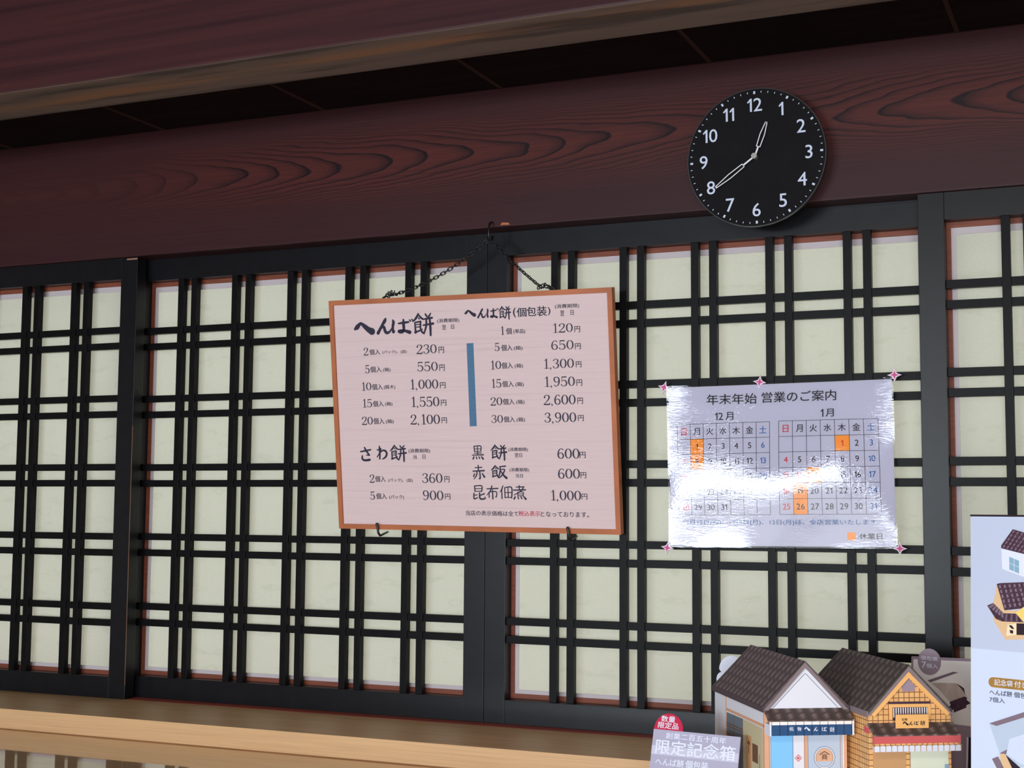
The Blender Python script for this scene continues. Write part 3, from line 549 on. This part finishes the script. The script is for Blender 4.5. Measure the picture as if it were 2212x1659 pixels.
# ------------------------------------------------------------------ paper house boxes on the counter
HL, HW, HE, HA, Z0 = .238, .059, .1926, .2546, 1.0392
def house_frame(x, y, yaw): return frame_at((x, y, Z0), (math.cos(yaw), math.sin(yaw), 0), (0, 0, 1))
def side(mb, pts, t=.0003, mi=0):        # patch on the left wall, (distance back, height)
    mb.prism([(-HW-.0001, v, -s) for s, v in pts], (-t, 0, 0), mi)
def house_shell(root, wallm, roofm, edgem):
    b = MB(); b.prism([(-HW, 0, 0), (HW, 0, 0), (HW, HE-.003, 0), (0, HA-.005, 0), (-HW, HE-.003, 0)], (0, 0, -HL)); b.build('walls', wallm, root)
    b = MB(); e = .0616; k = .004
    for s in (-1, 1): b.prism([(s*e, HE-.004, .003), (s*e, HE, .003), (0, HA, .003), (0, HA-k-.001, .003)], (0, 0, -HL-.006))
    b.build('roof', roofm, root)
    b = MB()
    for s in (-1, 1):
        b.prism([(s*(e+.0008), HE-.0075, .0034), (s*(e+.0008), HE+.0006, .0034), (s*(e-.0012), HE+.0006, .0034), (s*(e-.0012), HE-.0075, .0034)], (0, 0, -HL-.0068))
    b.build('eaves', edgem, root)
def awning(root, v0, v1, w1, hw):
    b = MB(); b.prism([(-hw, v0, 0.0004), (-hw, v0+.0018, 0.0004), (-hw-.0005, v1+.0018, w1), (-hw-.0005, v1, w1)], (2*hw+.001, 0, 0)); b.build('awning', 'awn', root)
# white shop
h1 = thing('paper_house', 'white-walled paper house box with navy shop curtain, beside the lavender sign', 'paper house', house_frame(-.4315, -.5984, .5616), 'paper houses on the counter')
house_shell(h1, 'housewhite', 'roof1', 'roofedge')
b = MB(); b.flat([(-.0617, .1875), (-.001, .2530), (.0617, .1875), (.0545, .1875), (-.0006, .2456), (-.0548, .1875)], .0032, .0004); b.build('gable_edge', 'taupe', h1)
b = MB()
for s in (-1, 1): b.line((s*.0470, .1905), (s*.0003, .2375), .0006, .0005); b.line((s*.0548, .1905), (0, .2456), .0005, .0005)
b.build('gable_lines', 'greyblue', h1)
awning(h1, .1882, .1750, .022, .0607)
b = MB(); b.box(-.0585, .0622, .1705, .1768, .0185, .0216); b.build('lattice_strip', 'palegrey', h1)
b = MB(); b.box(-.0562, .0590, .1560, .1706, .0195, .0212); nor = b.build('shop_curtain', 'noren', h1)
b = MB()
for c, u_, v_, w_, h_ in (('名', -31.4, 162.6, 6.2, 5.2), ('物', -19.4, 162.4, 5.4, 5.2), ('へ', -9.6, 162.6, 8.0, 4.8), ('ん', 4.0, 161.8, 6.2, 5.4), ('ば', 15.6, 161.6, 7.4, 5.4), ('餅', 26.8, 159.8, 6.8, 7.2)):
    if c in BR: brush(b, c, u_/1000, v_/1000, w_/1000, h_/1000, .0215)
    else: put(b, c, u_/1000, v_/1000, w_/1000, h_/1000, .0215, .03)
b.build('curtain_lettering', 'cardwhite', nor)
b = MB()
for x in (-.0588, .0590): b.box(x, x+.003, .1556, .1712, .0005, .0216)
b.build('curtain_return', 'cardwhite', h1)
b = MB()
for i in range(11): x = -.0562+.01152*i; b.rect(x-.0003, .1560, x+.0003, .1765, .0214, .0003)
b.build('curtain_slits', 'darkprint', h1)
b = MB()
for x0, x1 in ((-.0594, -.0525), (-.0025, .0019), (.0552, .0594)): b.rect(x0, 0, x1, .1895 if x0 < -.03 else .158, .0001, .0006)
b.build('posts', 'peach', h1)
b = MB(); b.rect(-.0505, .045, -.0190, .156, .0001, .0004); b.build('blue_panel', 'sky', h1)
b = MB(); b.rect(.0030, .005, .0500, .156, .0001, .0004); b.build('door', 'iceprint', h1)
b = MB()
for x in (-.0507, -.0188, .0028, .0500, .0522, -.0526, -.0024): b.rect(x-.0002, 0, x+.0002, .157, .0006, .0003)
b.build('door_lines', 'brownline', h1)
em = MB(); em.disc(.0266, .1223, .0150, .0004, .0007, 48); em = em.build('emblem', 'apricot', h1)
b = MB(); b.ring(.0266, .1223, .0145, .0152, .0007, .0003); b.ring(.0266, .1223, .0125, .0130, .0007, .0003); b.build('emblem_ring', 'greyblue', em); b = MB(); b.ring(.0266, .1223, .0130, .0145, .0007, .0003); b.build('emblem_border', 'cardwhite', em)
b = MB(); b.line((.0195, .1262), (.0267, .1306), .0012, .0008); b.line((.0338, .1262), (.0266, .1306), .0012, .0008); put(b, '商', .0227, .1194, .0080, .0080, .0009, .03); b.build('emblem_mark', 'brownline', em)
b = MB(); b.flat([(.0266+.0124*math.cos(a), .1223+.0124*math.sin(a)) for a in [math.radians(205+130*i/12) for i in range(13)]], .0007, .0002); b.build('emblem_band', 'iceprint', em)
b = MB(); b.ring(-.0112, .1222, .0040, .0050, .0004, .0004, 4); b.disc(-.0112, .1222, .0018, .0004, .0007, 12); b.build('door_seal', 'red', h1)
# left wall of the white shop
b = MB(); side(b, [(.1805, .005), (.1765, .005), (.1765, .1850), (.1805, .1850)]); side(b, [(.1768, .1674), (.0004, .1680), (.0004, .1638), (.1769, .1635)]); side(b, [(.0040, .0), (.0004, 0), (.0004, .1885), (.0040, .1885)]); side(b, [(.0075, .0), (.0045, 0), (.0045, .162), (.0075, .162)]); side(b, [(.090, .02), (.020, .02), (.020, .1235), (.024, .1235), (.024, .024), (.090, .024)]); b.build('side_posts', 'peach', h1)
b = MB(); side(b, [(.1755, .02), (.0975, .02), (.0975, .1622), (.1755, .1610)]); b.build('side_window', 'greyblue', h1)
b = MB(); side(b, [(.0945, .01), (.0090, .01), (.0090, .1620), (.0945, .1622)]); b.build('side_door', 'creamwall', h1)
b = MB()
for v in (.1450, .1412, .1290): side(b, [(.1755, v), (.0975, v+.0012), (.0975, v+.0026), (.1755, v+.0014)], .0005)
for s in (.138, .0975): side(b, [(s+.0007, .02), (s-.0007, .02), (s-.0007, .162), (s+.0007, .162)], .0005)
side(b, [(.0530, .110), (.0285, .110), (.0285, .135), (.0530, .135)], .0006); b.build('side_window_bars', 'brownline', h1)
b = MB(); side(b, [(.0816, .02), (.0560, .02), (.0560, .1430), (.0816, .1430)], .0006); b.build('side_board', 'tanpanel', h1)
b = MB(); side(b, [(.0690, .118), (.0665, .118), (.0665, .131), (.060, .131), (.068, .137), (.076, .131), (.0690, .131)], .0009); b.build('side_board_mark', 'brownline', h1)
# brick shop
h2 = thing('paper_house', 'brick-patterned paper house box with red fascia and a row of white lanterns', 'paper house', house_frame(-.2935, -.5795, .5616), 'paper houses on the counter')
house_shell(h2, 'brick', 'roof2', 'taupe')
b = MB(); b.flat([(-.0617, .1875), (-.001, .2530), (.0617, .1875), (.0550, .1875), (-.0006, .2453), (-.0553, .1875)], .0032, .0004); b.build('gable_edge', 'taupe', h2)
b = MB(); b.flat([(-.0559, .1886), (-.0018, .2453), (.0564, .1892), (.0523, .1855), (-.0018, .2370), (-.0519, .1853)], .0030, .0010); b.build('gable_beam', 'orangebeam', h2)
b = MB(); b.flat([(-.0018, .2366), (-.0103, .2264), (-.0103, .2188), (.0082, .2188), (.0082, .2264)], .0002, .0005); b.build('gable_vent', 'mauve', h2)
b = MB(); b.rect(-.0303, .2022, .0299, .2050, .0002, .0012); b.build('dark_lintel', 'plum', h2)
b = MB(); b.rect(-.0286, .1975, .0298, .2018, .0002, .0010); b.rect(-.0290, .181, -.0248, .1975, .0002, .001); b.rect(.0262, .181, .0300, .1975, .0002, .001); b.build('window_surround', 'orangebeam', h2)
b = MB(); b.rect(-.0247, .1800, .0260, .1976, .0002, .0004); wn = b.build('barred_window', 'plum', h2)
b = MB()
for i in range(15): b.rect(-.0235+i*.0034, .184, -.0222+i*.0034, .1970, .0006, .0005)
b.build('window_bars', 'palegrey', wn)
b = MB(); b.box(-.0250, .0220, .1710, .1893, .0105, .0122, .0004); sg = b.build('shop_sign', 'orangebeam', h2)
b = MB(); put(b, '名物', -.0169, .1811, .0080, .0034, .0126, .02)
for c, u_, w_ in (('へ', -15.2, 7.6), ('ん', -6.4, 6.0), ('ば', .8, 6.8), ('餅', 9.2, 7.2)): brush(b, c, u_/1000, .1742 if c == '餅' else .1752, w_/1000, .0068 if c == '餅' else .0050, .0126)
b.build('sign_lettering', 'darkprint', sg)
awning(h2, .1752, .1625, .024, .0610)
b = MB(); b.box(-.0610, .0622, .1528, .1640, .0190, .0236); b.build('red_fascia', 'red', h2)
b = MB(); b.box(-.0605, .0618, .1500, .1530, .0190, .0226); b.build('fascia_bricks', 'brick', h2)
b = MB(); b.box(-.0612, .0622, .1420, .1503, .0190, .0232); lan = b.build('lantern_row', 'cardwhite', h2)
b = MB()
for i in range(16): x = -.0612+i*.00823; b.rect(x-.0005, .1421, x+.0005, .1503, .0233, .0003); b.flat([(x, .1503), (x+.0022, .1503), (x, .1486)], .0233, .0003); b.flat([(x, .1503), (x-.0018, .1503), (x, .1486)], .0233, .0003)
b.rect(-.0612, .1499, .0622, .1504, .0233, .0003); b.build('lantern_outlines', 'tanpanel', lan)
b = MB(); b.rect(-.0530, .02, -.0066, .1425, .0002, .0004); b.build('front_panel', 'tanpanel', h2)
b = MB(); b.rect(.0002, .02, .0548, .1425, .0002, .0004); wn = b.build('front_window', 'greengrey', h2)
b = MB(); b.rect(.0490, .1150, .0548, .1205, .0006, .0004); b.build('window_note', 'blueprint', wn)
b = MB(); side(b, [(.0158, .163), (.0005, .163), (.0005, .1708), (.0158, .1708)]); b.rect(-.0592, .163, -.0575, .1708, .0002, .0004); b.build('pink_band', 'red', h2)
# white paper cut-out peeping over the back of the white shop
b = MB(); P = []
for i in range(25):
    a = math.pi*i/24; P.append((-.6222+.0215*math.cos(a), 1.2405+.0225*math.sin(a)))
P2 = [(-.6400-.0085*math.sin(math.pi*i/10), 1.2235+.012*math.cos(math.pi*i/10)) for i in range(11)]
base = [(-.640, 1.0392), (-.600, 1.0392)]
b.prism([(x, -.2745, z) for x, z in base+P+P2], (0, .0012, 0))
tag(b.build('cloud_cutout', 'cardwhite'), 'white rounded paper cut-out peeking out behind the roof of the white paper house', 'card')

# ------------------------------------------------------------------ small lavender sign
SM = leaning((-.5975, -.62, 1.0400), -.1372, .2545); sn = thing('card_sign', 'lavender card sign with a crimson half-round tab beside the white paper house', 'sign', SM)
b = MB(); b.rect(-.0680, .0, .0680, .1471, -.002, .002); b.build('card', 'cardgrey', sn)
b = MB(); b.rect(-.0680, .1114, .0680, .1240, .0001, .0002); b.build('pale_band', 'cardlight', sn)
b = MB(); b.flat([(-.0445+.0231*math.cos(a), .1472+.0238*math.sin(a)) for a in [math.pi*i/32 for i in range(33)]], -.0015, .0016); tb = b.build('tab', 'crimson', sn)
b = MB(); put(b, '数量', -.0573, .1585, .0222, .0088, .0004, .02); put(b, '限定品', -.0614, .1490, .0325, .0090, .0004, .02); b.build('tab_lettering', 'cardwhite', tb)
b = MB(); put(b, '創業二百五十周年', -.0472, .1350, .0943, .0090, .0006, .02); put(b, '限定記念箱', -.0612, .1128, .1236, .0205, .0006, .028); put(b, 'へんば餅', -.0596, .0965, .0450, .0105, .0006, .03); put(b, '個包装', -.0118, .0965, .0350, .0110, .0006, .03); b.build('card_lettering', 'cardwhite', sn)
b = MB(); b.prism([(0, .001, -.0022), (0, .12, -.0022), (0, .0136, -.052)], (.002, 0, 0)); b.build('prop', 'cardwhite', sn)

# ------------------------------------------------------------------ mauve product card behind the brick house
KM = leaning((-.3315, -.36, 1.0397), -.4272, .08); kc = thing('product_card', 'mauve-bordered product card with round badge behind the brick paper house', 'card', KM)
b = MB(); b.rect(0, 0, .150, .2436, -.004, .004); b.flat([(.0, .2436), (.150, .2436), (.150, .2500), (.0, .2436)], -.004, .004); b.build('card', 'mauve', kc)
b = MB(); b.flat([(.0037, .150), (.150, .151), (.150, .2460), (.0084, .2396), (.0037, .2392)], .0001, .0002); b.build('photo_ground', 'palegrey', kc)
b = MB(); b.disc(.0315, .2378, .0196, .0003, .0012, 56); bd = b.build('badge', 'mauve', kc)
b = MB(); put(b, '個包装', .0168, .2398, .0290, .0062, .0014, .015); put(b, '7', .0188, .2278, .0072, .0095, .0014, .01); put(b, '個入', .0266, .2288, .0200, .0064, .0014, .015); b.build('badge_lettering', 'cardwhite', bd)
b = MB(); b.flat([(.0287, .2099), (.0715, .2265), (.0799, .2261), (.0341, .2075)], .0003, .0002); b.build('lid_print', 'plumlight', kc)
b = MB(); b.flat([(.0341, .2070), (.0758, .2102), (.0861, .2072), (.0953, .1923), (.0668, .1827), (.0475, .1990)], .0003, .0002); b.build('wrapper_print', 'photogrey', kc)
b = MB(); b.flat([(.0770, .2103), (.0862, .2027), (.0921, .1960), (.0900, .2040)], .0005, .0002); b.flat([(.0668, .1821), (.0903, .1921), (.0954, .1912), (.0948, .1880), (.1012, .1834), (.0944, .1800), (.0944, .1765), (.0692, .1648), (.0650, .1757), (.0689, .1766)], .0005, .0002); b.build('tiled_roof_print', 'plum', kc)
b = MB(); b.rect(.0960, .090, .099, .1345, .0003, .0002); b.build('white_stripe', 'cardwhite', kc)
b = MB(); b.rect(.0990, .090, .1060, .1349, .0003, .0002); b.build('dark_stripe', 'darkprint', kc)
b = MB(); b.prism([(.07, .001, -.0042), (.07, .15, -.0042), (.07, .0042, -.045)], (.002, 0, 0)); b.build('prop', 'mauve', kc)

# ------------------------------------------------------------------ big display board at the right edge
DM = leaning((-.2045, -.70, 1.0400), -.4665, .0353); db = thing('display_board', 'large pale display board with pictures of house boxes, beside the brick paper house', 'display board', DM)
b = MB(); b.rect(0, 0, .34, .4565, -.012, .012); b.build('board', 'boardlow', db)
b = MB(); b.rect(.0006, .2900, .3394, .4555, .0001, .0002); b.build('upper_ground', 'boardup', db)
b = MB(); b.box(-.0005, .3405, .4565, .4590, -.0125, .0004); b.build('top_edge', 'darkprint', db)
b = MB(); n = 12; P = [(.0321+.0062*math.cos(a), .2502+.0062*math.sin(a)) for a in [math.radians(90+180*i/n) for i in range(n+1)]]
b.flat([(x-.0008*(1 if x < .0321 else 0), y) for x, y in P]+[(.135, .2445), (.135, .2569)], .0001, .0002); pl = b.build('gold_pill', 'gold', db)
b = MB(); put(b, '記念袋', .0335, .2470, .0252, .0076, .0006, .02); put(b, '付き', .0610, .2470, .0172, .0076, .0006, .02); b.build('pill_lettering', 'cardwhite', pl)
b = MB(); put(b, 'へんば餅', .0265, .2345, .0312, .0068, .0004, .015); put(b, '個包装', .0602, .2345, .0250, .0068, .0004, .015); put(b, '7個入', .0265, .2258, .0212, .0062, .0004, .012); b.build('caption_lettering', 'ink', db)
# white shop picture
b = MB(); b.flat([(.0438, .4206), (.0448, .3913), (.0744, .3826), (.118, .3700), (.160, .384), (.160, .428), (.118, .408)], .0004, .0002); b.build('white_shop_print', 'cardwhite', db)
b = MB(); b.flat([(.0438, .4206), (.0600, .4411), (.140, .4210), (.118, .4020), (.0438, .4170)], .0007, .0002); b.flat([(.140, .4210), (.164, .404), (.160, .402), (.138, .418)], .0007, .0002); b.build('white_shop_roof_print', 'plum', db)
b = MB()
for i in range(2):
    for j in range(2): b.flat([(.0550+.0070*i, .3992-.0082*j-.0024*i), (.0612+.0070*i, .3970-.0082*j-.0024*i), (.0612+.0070*i, .4046-.0082*j-.0024*i), (.0550+.0070*i, .4068-.0082*j-.0024*i)], .0007, .0002)
b.build('white_shop_window_print', 'blueprint', db)
def slopes(b, q, n, w=.0011, lo=0.0):
    q = [Vector(p) for p in q]
    for i in range(n):
        t_ = (i+.5)/n; A, B = q[0].lerp(q[3], t_), q[1].lerp(q[2], t_); m_ = 5
        for j in range(m_): b.line(A.lerp(B, (j+.12)/m_), A.lerp(B, (j+.80)/m_), w, .0010, .0002)
b = MB(); slopes(b, [(.0438, .4180), (.0600, .4411), (.140, .4210), (.118, .4040)], 14, .0016); b.build('white_shop_tile_print', 'plumlight', db)
b = MB(); slopes(b, [(.0465, .3420), (.0378, .3720), (.105, .3785), (.114, .354)], 10, .0026); slopes(b, [(.0470, .3300), (.0250, .3440), (.0320, .3478), (.0468, .3365)], 5, .0012); slopes(b, [(.0460, .3270), (.0480, .3360), (.108, .3370), (.115, .329)], 9, .0024); b.build('brick_shop_tile_print', 'plumlight', db)
# brick shop picture
b = MB(); b.flat([(.0338, .3532), (.0374, .3722), (.0479, .3402), (.105, .342), (.105, .309), (.0488, .3040), (.0330, .3265), (.0324, .3482)], .0004, .0002); b.build('brick_shop_print', 'tanprint', db)
b = MB(); b.flat([(.0374, .3722), (.0420, .3735), (.105, .3785), (.116, .350), (.0479, .3402)], .0007, .0002); b.flat([(.0239, .3447), (.0324, .3482), (.0468, .3365), (.110, .338), (.118, .328), (.0445, .3262), (.0357, .3290)], .0007, .0002); b.build('brick_shop_roof_print', 'plum', db)
b = MB(); b.flat([(.0522, .3228), (.0641, .3252), (.0641, .3110), (.0500, .3090)], .0007, .0002); b.build('brick_shop_curtain_print', 'cream', db)
b = MB(); b.flat([(.0645, .3252), (.092, .326), (.092, .3125), (.0645, .3110)], .0007, .0002); b.flat([(.0545, .3222), (.0580, .3222), (.0612, .3185), (.0590, .3176), (.0552, .3202)], .0010, .0002); b.flat([(.0552, .3165), (.0600, .3160), (.0598, .3122), (.0560, .3125)], .0010, .0002); b.build('brick_shop_door_print', 'darkprint', db)
b = MB(); b.flat([(.0632, .3381), (.0742, .3456), (.105, .362), (.105, .325), (.0741, .3275)], .0011, .0002); b.build('yellow_star_print', 'yellow', db)
# opened box picture
b = MB(); b.flat([(.0264, .1991), (.0363, .1972), (.0734, .2117), (.150, .236), (.150, .165), (.0685, .1513), (.0405, .1645)], .0004, .0002); b.build('open_box_print', 'iceprint', db)
b = MB(); b.flat([(.0264, .1991), (.0734, .2180), (.150, .246), (.150, .238), (.0734, .2117), (.0363, .1972)], .0007, .0002); b.flat([(.0405, .1645), (.0540, .1724), (.0550, .166), (.0488, .1646)], .0007, .0002); b.flat([(.0300, .1563), (.0383, .1603), (.0459, .1481), (.0459, .130), (.0361, .1467)], .0007, .0002); b.build('open_box_roof_print', 'plumlight', db)
b = MB(); b.flat([(.0405, .1641), (.0488, .1646), (.0610, .1502), (.066, .135), (.0459, .135)], .0007, .0002); b.build('open_box_wall_print', 'tanprint', db)
b = MB(); b.flat([(.0492, .1637), (.0680, .1513), (.074, .140), (.064, .138)], .0010, .0002); b.build('open_box_inside_print', 'darkprint', db)
b = MB(); b.flat([(.0540, .1838), (.0732, .1917), (.100, .190), (.100, .150), (.0685, .1560), (.0500, .1650)], .0010, .0002); b.build('wrapper_print', 'boardlow', db)
b = MB(); b.prism([(.17, 0, -.0125), (.17, .30, -.0125), (.17, .004, -.11)], (.004, 0, 0)); b.build('prop', 'boardlow', db)

bpy.data.objects.remove(_to, do_unlink=True); bpy.data.curves.remove(_tc)
